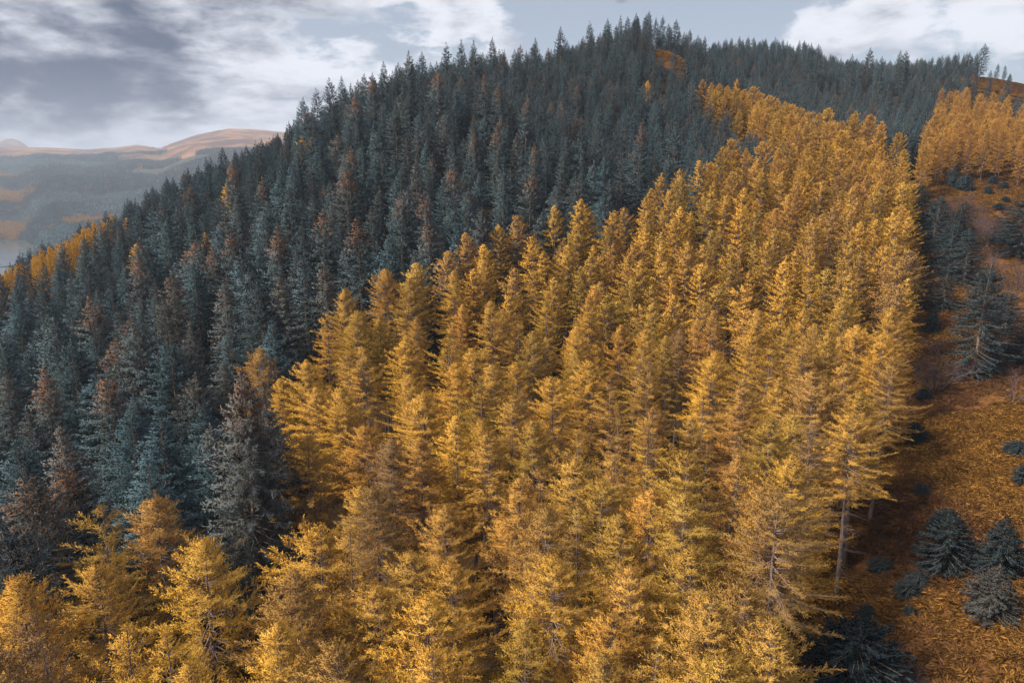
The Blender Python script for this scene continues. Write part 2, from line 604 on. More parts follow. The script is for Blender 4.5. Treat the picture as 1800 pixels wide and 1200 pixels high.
def join(parts):
    V, F, o = [], [], 0
    for v, f in parts:
        V.append(v)
        F.append(f + o)
        o += len(v)
    return np.vstack(V), np.vstack(F)


def conifer(seed, kind, H, Rm, base, nb, gap, lw, ll, sub, ragged=0.25, shape=0.8, bare_top=0.0, hang=0.0, forks=0, dead=45):
    g = np.random.default_rng(seed)
    # trunk
    m = 11
    zz = np.linspace(0, 1, m)
    ph = g.random(2) * 6
    wob = H * 0.006
    tx = wob * np.sin(zz * 5 + ph[0]) * zz
    ty = wob * np.sin(zz * 4.2 + ph[1]) * zz
    trunk = tube(np.c_[tx, ty, zz * H], (0.0095 * H * (1 - zz) ** 0.9 + 0.016), 7)

    def axis(z):
        return np.stack([np.interp(z, zz * H, tx), np.interp(z, zz * H, ty), z], -1)

    # live branches
    if kind == 'spruce':
        nw = int(nb / 6.0)
        lev = np.repeat(np.linspace(0, 1, nw) ** 0.92, 6)[:nb]
        u = np.clip(lev + g.normal(0, 0.006, len(lev)), 0, 0.985)
    else:
        nb = int(nb * 1.35)
        u = np.clip(0.987 * (1 - (1 - np.linspace(0, 1, nb)) ** 1.4) + g.normal(0, 0.006, nb), 0, 0.987)
    nb = len(u)
    z = base * H + u * H * (1 - base)
    az = np.arange(nb) * 2.399 + g.normal(0, 0.35, nb)
    # uneven sides: some quarters of the crown are thinner than others
    lobe_a = g.random(3) * 6.28
    une = 1 + ragged * (0.6 * np.sin(az + lobe_a[0] + u * 5) + 0.5 * np.sin(2 * az + lobe_a[1] + u * 11) + 0.3 * np.sin(u * 40 + lobe_a[2]))
    # the crown widens below its tip by `shape` metres a metre until it meets its neighbours
    prof = np.tanh(shape * H * (1 - base) * (1 - u) / Rm) * (0.66 + 0.34 * np.clip(u / 0.25, 0, 1))
    var = g.uniform(0.62, 1.15, nb) if kind == 'larch' else g.uniform(0.80, 1.10, nb)
    L = Rm * prof * une * var + 0.12
    if kind == 'larch':
        e0 = np.radians(-12 + 60 * u ** 1.7 + g.normal(0, 8, nb))
        cur = 0.16 + 0.16 * g.random(nb)
    else:
        e0 = np.radians(-20 + 46 * u ** 1.4 + g.normal(0, 5, nb))
        cur = 0.16 + 0.12 * g.random(nb) - 0.10 * u
    keep = np.ones(nb, bool)
    if bare_top:
        keep = ~((u > 1 - bare_top) & (g.random(nb) < 0.55))
    gone = g.random(nb) < 0.06
    keep &= ~gone
    z, az, L, e0, cur, u = z[keep], az[keep], L[keep], e0[keep], cur[keep], u[keep]
    nb = len(z)
    B = axis(z)
    hx, hy = np.cos(az), np.sin(az)
    bend = g.normal(0, 0.12, nb)

    def bpt(i, s):
        x = L[i] * s * np.cos(e0[i])
        zz_ = L[i] * (s * np.sin(e0[i]) + cur[i] * (s * s - 0.35 * s))
        off = bend[i] * L[i] * s * s
        return np.stack([B[i, 0] + hx[i] * x - hy[i] * off, B[i, 1] + hy[i] * x + hx[i] * off, B[i, 2] + zz_], -1)

    wood = []
    for i in range(nb):
        s = np.array((0, 0.5, 0.96))
        wood.append(tube(bpt(np.full(3, i), s), np.array((1, .6, .15)) * (0.009 + 0.008 * L[i]), 3))
    for k in range(dead):
        zd = g.uniform(0.12, base + 0.12) * H
        a = g.random() * 6.28
        ld = g.uniform(0.5, 1.0) * Rm * 0.62
        p0 = axis(np.array([zd]))[0]
        dz = g.uniform(-0.35, 0.1)
        s = np.array((0, .5, 1.0))
        wood.append(tube(np.c_[p0[0] + np.cos(a) * ld * s, p0[1] + np.sin(a) * ld * s, p0[2] + ld * (dz * s + .15 * s * s)], (0.022, 0.014, 0.004), 3))
    branches = join(wood)

    cnt = np.maximum(3, (L / gap).astype(int))
    idx = np.repeat(np.arange(nb), cnt)
    n = len(idx)
    s = g.uniform(0.10, 1.0, n) ** 0.75
    P = bpt(idx, s)
    T = nrm(bpt(idx, np.minimum(s + 0.05, 1.05)) - bpt(idx, s - 0.02))
    side = np.where(g.random(n) < 0.5, -1.0, 1.0)
    an = side * np.radians(g.uniform(18, 72, n)) * (1 - 0.55 * s ** 3)
    lat = nrm(np.cross(T, np.array((0, 0, 1.0))))
    upv = np.cross(lat, T)
    D = T * np.cos(an)[:, None] + lat * np.sin(an)[:, None]
    vz_ = g.normal(0.10 if kind == 'larch' else -0.02, 0.30, n)
    D = nrm(D + upv * vz_[:, None])
    if hang:
        hm = g.random(n) < hang
        D[hm] = nrm(D[hm] * 0.45 + np.array((0, 0, -1.0)))
    l = ll * (0.45 + 0.62 * (1 - s)) * g.uniform(0.6, 1.25, n) * np.clip((0.42 if kind == 'larch' else 0.22) + L[idx] / 1.5, 0.52 if kind == 'larch' else 0.3, 1.15)
    w = lw * g.uniform(0.75, 1.25, n)
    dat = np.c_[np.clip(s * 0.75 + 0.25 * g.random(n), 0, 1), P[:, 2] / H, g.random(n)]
    out = [kites(P, D, l, w, dat, g)]
    for k in range(sub):
        fr = g.uniform(0.25, 0.75, n) if sub < 3 else (k + g.random(n)) / sub
        P2 = P + D * (l * fr)[:, None]
        D2 = nrm(D + nrm(g.normal(size=(n, 3))) * 0.75)
        d2 = dat.copy()
        d2[:, 0] = np.clip(d2[:, 0] + 0.15, 0, 1)
        out.append(kites(P2, D2, l * (0.62 if sub < 3 else 0.36), w * (0.85 if sub < 3 else 1.15), d2, g))
    # leader
    nl = 14
    zt = H * g.uniform(0.965, 1.0, nl)
    Pl = axis(zt)
    sd_ = .45 if kind == 'larch' else .22
    Dl = nrm(np.c_[g.normal(0, sd_, nl), g.normal(0, sd_, nl), np.ones(nl)])
    out.append(kites(Pl, Dl, np.full(nl, 0.42), np.full(nl, lw), np.c_[np.ones(nl), np.ones(nl), g.random(nl)], g))
    V, F, o, A = [], [], 0, []
    for v, f, d in out:
        V.append(v)
        F.append(f + o)
        A.append(d)
        o += len(v)
    return trunk, branches, (np.vstack(V), np.vstack(F), np.vstack(A))


def bough_normals(me, v, f, H):
    c = v.reshape(-1, 4, 3)
    ctr = c.mean(1)
    out = nrm(np.c_[ctr[:, :2], np.zeros(len(ctr))]) * 0.75 + np.array((0, 0, 0.65))
    fn = nrm(np.cross(c[:, 1] - c[:, 0], c[:, 3] - c[:, 0]))
    sg = np.sign((fn * out).sum(1))[:, None]
    sg[sg == 0] = 1
    nn = nrm(nrm(out) * 0.74 + fn * sg * 0.34)
    a = me.attributes.new('custom_normal', 'FLOAT_VECTOR', 'POINT')
    a.data.foreach_set('vector', np.repeat(nn, 4, 0).astype(np.float32).ravel())


def face_out(v, f):
    c = v.reshape(-1, 4, 3)
    ctr = c.mean(1)
    out = nrm(np.c_[ctr[:, :2], np.zeros(len(ctr))]) * 0.75 + np.array((0, 0, 0.65))
    fn = np.cross(c[:, 1] - c[:, 0], c[:, 3] - c[:, 0])
    flip = (fn * out).sum(1) < 0
    f = f.copy()
    f[flip] = f[flip][:, ::-1]
    return f


def proto(name, args, bark, leaf):
    tr, br, (v, f, a) = conifer(**args)
    f = face_out(v, f)
    cm = mesh_from(name + '_crown', v, f, [leaf], True, {'leaf': ('FLOAT_VECTOR', a)})
    bough_normals(cm, v, f, args['H'])
    return dict(trunk=mesh_from(name + '_trunk', tr[0], tr[1], [bark], True),
                branches=mesh_from(name + '_branchwork', br[0], br[1], [bark]),
                crown=cm, H=args['H'], parts=(tr, br, (v, f, a)))


def single(name, args, bark, leaf):
    """whole tree in one mesh, for the mass of far trees"""
    tr, br, (v, f, a) = conifer(**args)
    V, F = join([tr, br, (v, face_out(v, f))])
    mi = np.r_[np.zeros(len(tr[1]) + len(br[1])), np.ones(len(f))]
    A = np.vstack([np.zeros((len(tr[0]) + len(br[0]), 3)), a])
    return mesh_from(name, V, F, [bark, leaf], False, {'leaf': ('FLOAT_VECTOR', A)}, mi)


LARCH_ARGS = []
for i, (Rm, base, shape, rag, bt, nb) in enumerate([(3.7, .42, .74, .20, 0, 165), (3.3, .45, .62, .26, 0, 150), (4.1, .40, .80, .22, 0, 170), (3.6, .50, .90, .36, .08, 135),
                                                    (3.1, .42, .54, .20, 0, 155), (4.0, .54, .98, .36, 0, 130), (3.4, .42, .60, .44, .3, 105), (3.7, .38, .66, .30, 0, 165)]):
    LARCH_ARGS.append(dict(seed=100 + i, kind='larch', H=20.0, Rm=Rm, base=base, nb=nb, shape=shape, ragged=rag, bare_top=bt))
SPRUCE_ARGS = []
for i, (Rm, base, shape, rag, bt, hg) in enumerate([(4.2, .14, .46, .11, 0, .15), (3.8, .18, .42, .14, 0, .2), (4.6, .14, .54, .16, .04, .30), (4.0, .16, .48, .22, .08, .22), (3.5, .16, .36, .13, 0, .15), (4.4, .18, .58, .24, .05, .4)]):
    SPRUCE_ARGS.append(dict(seed=200 + i, kind='spruce', H=22.0, Rm=Rm, base=base, nb=290, shape=shape, ragged=rag, bare_top=bt, hang=hg, dead=20))

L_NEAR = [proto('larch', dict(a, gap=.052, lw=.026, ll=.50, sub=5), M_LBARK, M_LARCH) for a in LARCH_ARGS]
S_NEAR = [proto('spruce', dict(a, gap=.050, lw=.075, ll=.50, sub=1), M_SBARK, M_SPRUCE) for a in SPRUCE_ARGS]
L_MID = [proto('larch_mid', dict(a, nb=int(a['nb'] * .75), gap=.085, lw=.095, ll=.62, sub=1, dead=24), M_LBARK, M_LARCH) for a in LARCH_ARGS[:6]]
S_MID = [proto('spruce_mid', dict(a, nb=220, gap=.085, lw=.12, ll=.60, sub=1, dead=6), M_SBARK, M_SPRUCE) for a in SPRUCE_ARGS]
for P_ in L_NEAR + S_NEAR + L_MID + S_MID:
    P_.pop('parts')
# low bushy spruces of the open ground
BUSH = [proto('bushy_spruce', dict(seed=300 + i, kind='spruce', H=6.0, Rm=Rm, base=.02, nb=300, gap=.042, lw=.075, ll=.38, sub=1, shape=sh, ragged=rg, hang=.1, dead=0), M_SBARK, M_SPRUCE)
        for i, (Rm, sh, rg) in enumerate([(2.5, 1.05, .06), (2.3, .55, .22), (2.6, 1.1, .2)])]

# the big old spruce with weeping branchlets
EDGE = [proto('edge_spruce', dict(SPRUCE_ARGS[i], seed=500 + i, base=.03, gap=.055, lw=.085, ll=.5, sub=1, dead=0), M_SBARK, M_SPRUCE) for i in (0, 3)]
OLD = proto('old_spruce', dict(seed=401, kind='spruce', H=27.0, Rm=5.8, base=.08, nb=330, gap=.042, lw=.085, ll=.75, sub=1, shape=.42, ragged=.14, hang=.5, dead=20), M_SBARK, M_SPRUCE)
OLD.pop('parts')


def words_n(n):
    ones = 'zero one two three four five six seven eight nine ten eleven twelve thirteen fourteen fifteen sixteen seventeen eighteen nineteen'.split()
    tens = 'x x twenty thirty forty fifty sixty seventy eighty ninety'.split()
    n = int(max(0, min(99, n)))
    if n < 20:
        return ones[n]
    return tens[n // 10] + ('-' + ones[n % 10] if n % 10 else '')


def place_words(x, y, z):
    px, py, _ = project(x, y, z)
    return f'{words_n(round(float(px) / 18.0))} percent across and {words_n(round(float(py) / 12.0))} percent down', float(px), float(py)


USED = {}


def uniq(label, alts=('slim', 'full', 'leaning', 'dense', 'loose', 'fresh')):
    if label not in USED:
        USED[label] = 1
        return label
    for a in alts:
        t = a + ' ' + label
        if t not in USED:
            USED[t] = 1
            return t
    return label


def add_tree(name, P, x, y, h, tint, label, cat, group=None, wide=1.0, rz=None, lean=0.0):
    e = bpy.data.objects.new(name, None)
    COL.objects.link(e)
    e.empty_display_size = 1
    e.location = (x, y, float(ground(x, y)[0]) - 0.15)
    s = h / P['H']
    e.scale = (s * wide, s * wide, s)
    e.rotation_euler = (random.gauss(0, .022) + lean, random.gauss(0, .022), random.random() * 6.283 if rz is None else rz)
    e['label'] = label
    e['category'] = cat
    if group:
        e['group'] = group
    tr = bpy.data.objects.new('trunk', P['trunk'])
    COL.objects.link(tr)
    tr.parent = e
    b = bpy.data.objects.new('branchwork', P['branches'])
    COL.objects.link(b)
    b.parent = tr
    b['kind'] = 'stuff'
    c = bpy.data.objects.new('crown', P['crown'])
    COL.objects.link(c)
    c.parent = e
    c['tint'] = [float(v) for v in tint]
    return e


# ------------------------------------------------------------------ trees read from the photograph: (tip x, tip y, [kind of tint])
LTIPS = """11,1019 156,895 258,885 315,884,o 344,951 154,1002 422,1024 339,1149 425,1129 8,1143 37,1169 74,1064,b 533,928 533,1007 618,931 663,860 655,1036 720,973 782,891 737,1064 805,987
595,1138 461,1180 757,1021 569,553 455,611 493,662 541,636 611,621 646,608 678,560 554,682 530,764 641,750 726,662 751,693 686,764 729,777,r 641,813 777,588 799,634 836,614 805,733 590,682
913,563 1010,571 868,636 1046,631 1114,605,o 1075,662 976,663 1140,629 1171,588,o 1222,560 940,736,o 1027,753 1137,738 1160,713,r 1079,795 1211,791 953,826 1044,849 1211,866,o 1242,687 1129,860
1257,673 1264,614 1313,577 1359,605 1415,600 1455,577,o 1318,665 1364,662 1449,653 1489,639 1359,730,o 1430,741,b 1512,571 1554,585 1523,648 1294,702,r 1568,625
1342,860 1420,868 1248,956 1204,976 1313,1013 1282,1143 1237,902,o 1208,1101 1381,868 1446,917 957,891 1018,885 1044,894,b 1095,908,o 1166,935 1194,968 984,976 919,1089,o 1072,1078 1029,1084 1151,1129 1069,1138 1106,1129 1211,1104 1131,1075
610,505 680,472 718,490 790,441 822,408,r 845,430 880,395 912,378 975,362 1020,350 1045,365 1165,303 1200,310 1235,282 1080,370 955,440 1000,430 900,470 1065,450 1130,400 1185,380 1250,350 1310,330 1375,300 1420,260 1480,230
1340,250 870,530 960,520 1040,500 1110,490,o 1170,460 1240,430 1300,430 1370,400 1440,380 1500,330 1560,300 1590,380 1580,460 1520,440 1450,470 1380,490 1310,500 1240,520 1150,530 1420,540 1490,520,o 1560,540
890,830 870,760 900,690 590,600 720,590 560,1180 690,1150 760,1140 840,1110 980,1150 1330,1120 1370,1090 1290,1070 1250,1040 1120,1000 1060,980 1150,880 1290,800,r 1330,790 1480,800 1470,870 1400,800 1080,720 1000,800 850,660 260,1010 200,1090 120,1110 290,1100 380,1090 480,1090""".split()
STIPS = """394,489,g 342,562 342,658 190,645,r 119,597 56,714 115,735,g 63,822,b 203,593,r 65,645,R 498,480,g 459,497 268,718 208,757 234,813 165,805 294,588 303,735 216,714 468,700 100,818,r 9,605 30,597,r
529,171 554,142 599,122 582,136 640,117 652,111 679,107 700,99 716,89 741,84 784,70 805,70 835,70 866,64 941,66 986,47 1037,37 1068,33 1091,27 1119,23 1134,33
621,167,r 652,136,r 852,126,r 877,146,r 922,165,r 605,292,R 749,334,R 825,329,g 794,290,r 873,222,r 833,233,r 1124,214,r 939,251,r 770,124,r 813,105 562,366,r 1025,226
1530,84 1584,89 1594,89 1551,99 1442,82 1427,78 1499,95 408,282,R 460,310,r 375,430,R 340,420,R 240,450,R 700,335,r 850,360 1020,300 1190,215 1110,230 930,300,r 880,310 760,385 690,420 630,380,r 540,400 580,455,g 480,395,r 435,470 400,400,r 300,470,b 250,560 150,520,r 90,560 30,530 290,650,b 170,700,r 20,690 30,770 140,860 250,880 480,560 510,600 560,520 350,365 290,350 150,440""".split()


def parse(lst):
    out = []
    for t in lst:
        a = t.split(',')
        out.append((float(a[0]), float(a[1]), a[2] if len(a) > 2 else ''))
    return out


TREES = []      # dict(kind, x, y, h, tint, note)


def far_enough(x, y, dmin):
    for t in TREES:
        if abs(t['x'] - x) < dmin and abs(t['y'] - y) < dmin and math.hypot(t['x'] - x, t['y'] - y) < dmin:
            return False
    return True


def l_tint(code=''):
    b = random.uniform(.82, 1.12)
    hue = max(-1, min(1, random.gauss(-.02, .48)))
    bare = max(0, min(.8, random.gauss(.12, .2)))
    if code == 'o':
        hue, bare = random.uniform(-1, -.55), .08
    if code == 'b':
        bare, b = .75, .9
    if code == 'r':
        hue, bare, b = 1.0, .3, .92
    return (b, hue, bare)


def s_tint(code=''):
    b = random.uniform(.75, 1.25)
    rust = max(0, random.gauss(-.05, .34)) if random.random() < .55 else 0
    br = max(0, min(.9, random.gauss(.14, .20)))
    if code == 'r':
        rust, br = .85, .25
    if code == 'R':
        rust, br = 1.0, .45
    if code == 'g':
        rust, br, b = .2, .6, 1.25
    if code == 'b':
        rust, br, b = .3, .9, 1.0
    return (b, rust, br)


for px, py, c in parse(LTIPS):
    h = random.uniform(18.8, 21.0)
    x, y, d = hit(px, py, h)
    if far_enough(x, y, 2.7) and not (y < 52 and x / y > .46):
        TREES.append(dict(k='larch', x=x, y=y, h=h, tint=l_tint(c), code=c, wide=random.uniform(.98, 1.22) * (1.0 if d < 100 else .86 if d < 140 else .78)))
for k, (px, py) in enumerate([(1236, 139), (1250, 145), (1264, 147), (1279, 151), (1294, 154), (1309, 158), (1324, 152), (1338, 163), (1352, 168), (1366, 173), (1380, 178), (1394, 183), (1408, 189), (1422, 196),
                              (1258, 158), (1276, 163), (1296, 169), (1316, 174), (1336, 180), (1354, 188), (1372, 194), (1390, 199), (1407, 205), (1348, 200), (1366, 208), (1384, 214), (1402, 220)]):
    h = random.uniform(17.5, 19.5)
    x, y, d = hit(px, py, h)
    if far_enough(x, y, 2.4):
        TREES.append(dict(k='larch', x=x, y=y, h=h, tint=l_tint(), code='', wide=random.uniform(.9, 1.1)))
STRIP_T = []
for k in range(78):
    f = k / 65.0
    px, py = 58 + 140 * f + random.uniform(-4, 4), 440 - 74 * f + (k % 3) * 9 + random.uniform(-3, 3)
    if k > 65:
        px, py = (k - 66) * 3.6 + random.uniform(-2, 2), 478 - (k - 66) * 1.8 + (k % 2) * 8
    h = random.uniform(14.5, 15.8)
    x, y, d = hit(px, py, h)
    if far_enough(x, y, 1.3):
        t = dict(k='larch', x=x, y=y, h=h, tint=(random.uniform(1.0, 1.2), random.uniform(-.35, .05), 0), code='', wide=random.uniform(.45, .6))
        TREES.append(t)
        STRIP_T.append(t)
SPECIAL = []
for px, py, h, why, tint in [(530, 240, 13, 'bright gold oval larch alone among the dark spruces below the ridge', (1.1, .1, 0)), (1140, 142, 15, 'slim gold larch alone among spruces under the bare summit patch', (1.05, .3, 0)),
                             (399, 322, 14, 'yellow larch beside a tall rust-topped spruce on the far slope', (1.0, .3, .05)), (327, 356, 11, 'small amber larch poking out of the spruces near the far slope edge', (.95, .8, .1)),
                             (243, 428, 12, 'low yellow larch top among brownish spruces above the loch side', (1.0, .1, 0)), (215, 345, 13, 'orange larch tip at the skyline edge above the yellow strip', (.95, .9, .1)), (368, 408, 13, 'amber larch top next to a dome of rusty foliage', (.95, .7, .1)),
                             (1297, 488 - 350, 15, 'gold larch tip at the upper end of the narrow tongue', (1, .4, 0))]:
    x, y, d = hit(px, py, h)
    SPECIAL.append(dict(k='larch', x=x, y=y, h=h, tint=tint, code='s', why=why, wide=.95))
TREES += SPECIAL
# the old spruce
ox, oy, od = hit(412, 640, 26.5)
OLDT = dict(k='old', x=ox, y=oy, h=26.5, tint=(1.15, .35, .62), code='old', wide=1.0)
TREES.append(OLDT)
for px, py, c in parse(STIPS):
    h = random.uniform(18.5, 23.5)
    x, y, d = hit(px, py, h)
    if far_enough(x, y, 3.0) and math.hypot(x - ox, y - oy) > 5.2:
        TREES.append(dict(k='spruce', x=x, y=y, h=h, tint=s_tint(c), code=c, wide=random.uniform(1.0, 1.25) * (1.0 if d < 120 else .88 if d < 200 else .76)))

# fill the stands
gapx, gapy, _ = hit(885, 985, 20)
cellmap = {}


def cell(x, y):
    return int(x // 5), int(y // 5)


for t in TREES:
    cellmap.setdefault(cell(t['x'], t['y']), []).append(t)


def clash(x, y, dmin):
    cx, cy = cell(x, y)
    for i in (-1, 0, 1):
        for j in (-1, 0, 1):
            for t in cellmap.get((cx + i, cy + j), ()):
                if math.hypot(t['x'] - x, t['y'] - y) < dmin:
                    return True
    return False




def lattice(sp, jit):
    ax, ay = np.meshgrid(np.arange(-340, 420, sp), np.arange(8, 560, sp * .87))
    ax = ax + (np.arange(ax.shape[0])[:, None] % 2) * sp * .5
    ax = (ax + rng.uniform(-jit, jit, ax.shape)).ravel()
    ay = (ay + rng.uniform(-jit, jit, ay.shape)).ravel()
    ra = np.hypot(ax, ay)
    ok_ = (np.abs(np.degrees(np.arctan2(ax, ay))) < 47) & (ra > 13) & (ra < 540)
    ax, ay = ax[ok_], ay[ok_]
    lar = inside(MAIN, ax, ay) | inside(TONGUE, ax, ay) | inside(ROWS, ax, ay) | inside(STRIPE, ax, ay)
    return ax, ay, lar




def graded(steps):
    """plantations of different spacing, by distance up the hill"""
    X, Y, M = [], [], []
    for sp, jit, r0, r1 in steps:
        ax, ay, am = lattice(sp, jit)
        q = np.hypot(ax, ay)
        q = (q >= r0) & (q < r1)
        X.append(ax[q])
        Y.append(ay[q])
        M.append(am[q])
    return np.concatenate(X), np.concatenate(Y), np.concatenate(M)


lx, ly, lm = graded([(5.6, 1.8, 0, 88), (5.0, 1.6, 88, 130), (4.5, 1.5, 130, 600)])
sx_, sy_, sm = graded([(5.5, 1.8, 0, 110), (4.8, 1.6, 110, 200), (4.2, 1.4, 200, 600)])
gx, gy = np.r_[lx[lm], sx_[~sm]], np.r_[ly[lm], sy_[~sm]]
order = np.argsort(np.hypot(gx, gy))
gx, gy = gx[order], gy[order]
rr = np.hypot(gx, gy)
in_main = inside(MAIN, gx, gy) | inside(TONGUE, gx, gy)
in_rows = inside(ROWS, gx, gy)
in_str = inside(STRIPE, gx, gy)
in_open = inside(OPEN_G, gx, gy) | inside(CREST, gx, gy) | inside(MOOR, gx, gy)
for i in range(len(gx)):
    x, y = float(gx[i]), float(gy[i])
    if math.hypot(x - gapx, y - gapy) < 4.6 or (y < 52 and x / y > .44):
        continue
    if in_main[i] or in_rows[i] or (in_str[i] and False):
        if clash(x, y, 4.3 if rr[i] < 88 else 3.4) or random.random() < .05:
            continue
        h = random.uniform(16.2, 21.0)
        if in_str[i]:
            h = random.uniform(12, 14)
        ti = l_tint('o' if random.random() < .1 else ('r' if random.random() < .07 else ('b' if random.random() < .05 else '')))
        if in_str[i]:
            ti = (1.1, random.uniform(-.3, .1), 0)
        if in_rows[i]:
            h = random.uniform(12.5, 15.5)
            ti = (ti[0], random.uniform(.3, 1), .2)
        t = dict(k='larch', x=x, y=y, h=h, tint=ti, code='', wide=random.uniform(.98, 1.22) * (1.0 if rr[i] < 88 else .86 if rr[i] < 130 else .78))
    elif in_open[i] or (x / y > 0.40 and rr[i] < 215) or (x / y > 0.64 and rr[i] > 322 and random.random() < .93) or (x / y > 0.72 and rr[i] > 250 and random.random() < .9):
        continue
    else:
        if clash(x, y, 3.9 if rr[i] < 110 else 3.3 if rr[i] < 200 else 2.8) or math.hypot(x - ox, y - oy) < 6.2 or (abs(x - ox * .86) < 4.2 and oy - 15 < y < oy):
            continue
        h = random.uniform(15.5, 21.0) if random.random() < .8 else random.uniform(10, 15)
        near_strip = x < -50 and any(abs(t['x'] - x) < 34 and abs(t['y'] - y) < 34 and math.hypot(t['x'] - x, t['y'] - y) < 34 for t in STRIP_T)
        h *= 0.86 if near_strip else 0.74 if x < -55 and rr[i] > 150 else 0.6 if rr[i] > 340 and x / y > .42 else 0.76 if rr[i] > 280 else (0.87 if rr[i] > 150 else 1.0)
        t = dict(k='spruce', x=x, y=y, h=h, tint=s_tint(), code='', wide=random.uniform(1.0, 1.3) * (1.0 if rr[i] < 110 else .88 if rr[i] < 200 else .76))
    TREES.append(t)
    cellmap.setdefault(cell(x, y), []).append(t)

# the largest in view become single trees, the rest one mass per kind
for t in TREES:
    t['z'] = float(ground(t['x'], t['y'])[0])
    px, py, dep = project(t['x'], t['y'], t['z'] + t['h'])
    t['px'], t['py'], t['d'] = float(px), float(py), math.sqrt(t['x'] ** 2 + t['y'] ** 2 + (t['z'] + t['h'] - CAMZ) ** 2)
    t['seen'] = dep > 5 and -40 < px < 1840 and -40 < py < 1225
by_kind = {}
for k in ('larch', 'spruce'):
    cand = sorted([t for t in TREES if t['k'] == k and t['seen']], key=lambda t: (t['code'] != 's', t['d'] / t['h']))
    by_kind[k] = cand[:295]
    print(k, 'in view', len(cand), 'singles to', by_kind[k][-1]['d'])
chosen = {id(t) for k in by_kind for t in by_kind[k]}


def larch_words(t, pi):
    b, hue, bare = t['tint']
    tone = 'bare-twigged' if bare > .5 else 'olive-gold' if hue < -.45 else 'rusty-orange' if hue > .8 else 'amber' if hue > .25 else 'yellow-gold'
    form = ['broad', 'slim', 'wide', 'flat-topped', 'pointed', 'round-topped', 'thin', 'full'][pi]
    return tone, form


def spruce_words(t, pi):
    b, ru, br = t['tint']
    tone = 'rust-tipped' if ru > .5 else 'greyish-brown' if br > .5 else 'pale-grey' if b > 1.12 else 'dark-green' if b < .92 else 'blue-green'
    form = ['full', 'slim', 'wide', 'sparse-topped', 'pointed', 'shaggy'][pi]
    return tone, form


for t in by_kind['larch']:
    near = t['d'] < 105
    pi = random.randrange(8 if near else 6)
    if t['code'] == 'b':
        pi = 6 if near else 3
    P = (L_NEAR if near else L_MID)[pi]
    if t['code'] == 's':
        add_tree('larch_tree', P, t['x'], t['y'], t['h'], t['tint'], t['why'], 'larch', 'lone larches among the spruces', t['wide'])
        continue
    tone, form = larch_words(t, pi)
    wh, _, _ = place_words(t['x'], t['y'], t['z'] + t['h'])
    lab = uniq(f'{tone} {form} larch in the golden stand, tip {wh}')
    add_tree('larch_tree', P, t['x'], t['y'], t['h'], t['tint'], lab, 'larch', 'golden larches of the main stand', t['wide'])
for t in by_kind['spruce']:
    near = t['d'] < 105
    pi = random.randrange(6)
    P = (S_NEAR if near else S_MID)[pi]
    tone, form = spruce_words(t, pi)
    wh, _, _ = place_words(t['x'], t['y'], t['z'] + t['h'])
    lab = uniq(f'{tone} {form} spruce in the dark forest, tip {wh}')
    add_tree('spruce_tree', P, t['x'], t['y'], t['h'], t['tint'], lab, 'spruce', 'dark spruces of the plantation', t['wide'])
add_tree('spruce_tree', OLD, ox, oy, OLDT['h'], OLDT['tint'], 'huge brown-grey old spruce with weeping drooping branches beside the larch stand', 'spruce', None, 1.0, rz=1.0)

# ------------------------------------------------------------------ masses: instanced from shapes that stand in no scene
def scatter(name, protos, pts, idx, rot, scl, tint, label, wide=None):
    col = bpy.data.collections.new(name + '_shapes')
    for i, me in enumerate(protos):
        o = bpy.data.objects.new(f'{name}_shape_{i:02d}', me)
        col.objects.link(o)
    n = len(pts)
    me = bpy.data.meshes.new(name)
    me.vertices.add(n)
    me.vertices.foreach_set('co', np.asarray(pts, np.float32).ravel())
    for k, typ, arr, fld in (('pick', 'INT', idx, 'value'), ('turn', 'FLOAT', rot, 'value'), ('size', 'FLOAT_VECTOR', scl, 'vector'), ('tint', 'FLOAT_VECTOR', tint, 'vector')):
        a = me.attributes.new(k, typ, 'POINT')
        a.data.foreach_set(fld, np.asarray(arr, np.int32 if typ == 'INT' else np.float32).ravel())
    me.update()
    o = bpy.data.objects.new(name, me)
    COL.objects.link(o)
    o['kind'] = 'stuff'
    o['label'] = label
    ng = bpy.data.node_groups.new(name + '_scatter', 'GeometryNodeTree')
    ng.interface.new_socket('Geometry', in_out='INPUT', socket_type='NodeSocketGeometry')
    ng.interface.new_socket('Geometry', in_out='OUTPUT', socket_type='NodeSocketGeometry')
    nd = ng.nodes
    gi = nd.new('NodeGroupInput')
    go = nd.new('NodeGroupOutput')
    iop = nd.new('GeometryNodeInstanceOnPoints')
    ci = nd.new('GeometryNodeCollectionInfo')
    ci.inputs['Collection'].default_value = col
    ci.inputs['Separate Children'].default_value = True
    ci.inputs['Reset Children'].default_value = True

    def named(k, typ):
        a = nd.new('GeometryNodeInputNamedAttribute')
        a.data_type = typ
        a.inputs['Name'].default_value = k
        return a.outputs['Attribute']
    cx = nd.new('ShaderNodeCombineXYZ')
    ng.links.new(named('turn', 'FLOAT'), cx.inputs[2])
    ng.links.new(gi.outputs[0], iop.inputs['Points'])
    ng.links.new(ci.outputs[0], iop.inputs['Instance'])
    iop.inputs['Pick Instance'].default_value = True
    ng.links.new(named('pick', 'INT'), iop.inputs['Instance Index'])
    ng.links.new(cx.outputs[0], iop.inputs['Rotation'])
    ng.links.new(named('size', 'FLOAT_VECTOR'), iop.inputs['Scale'])
    ng.links.new(iop.outputs[0], go.inputs[0])
    md = o.modifiers.new('scatter', 'NODES')
    md.node_group = ng
    return o


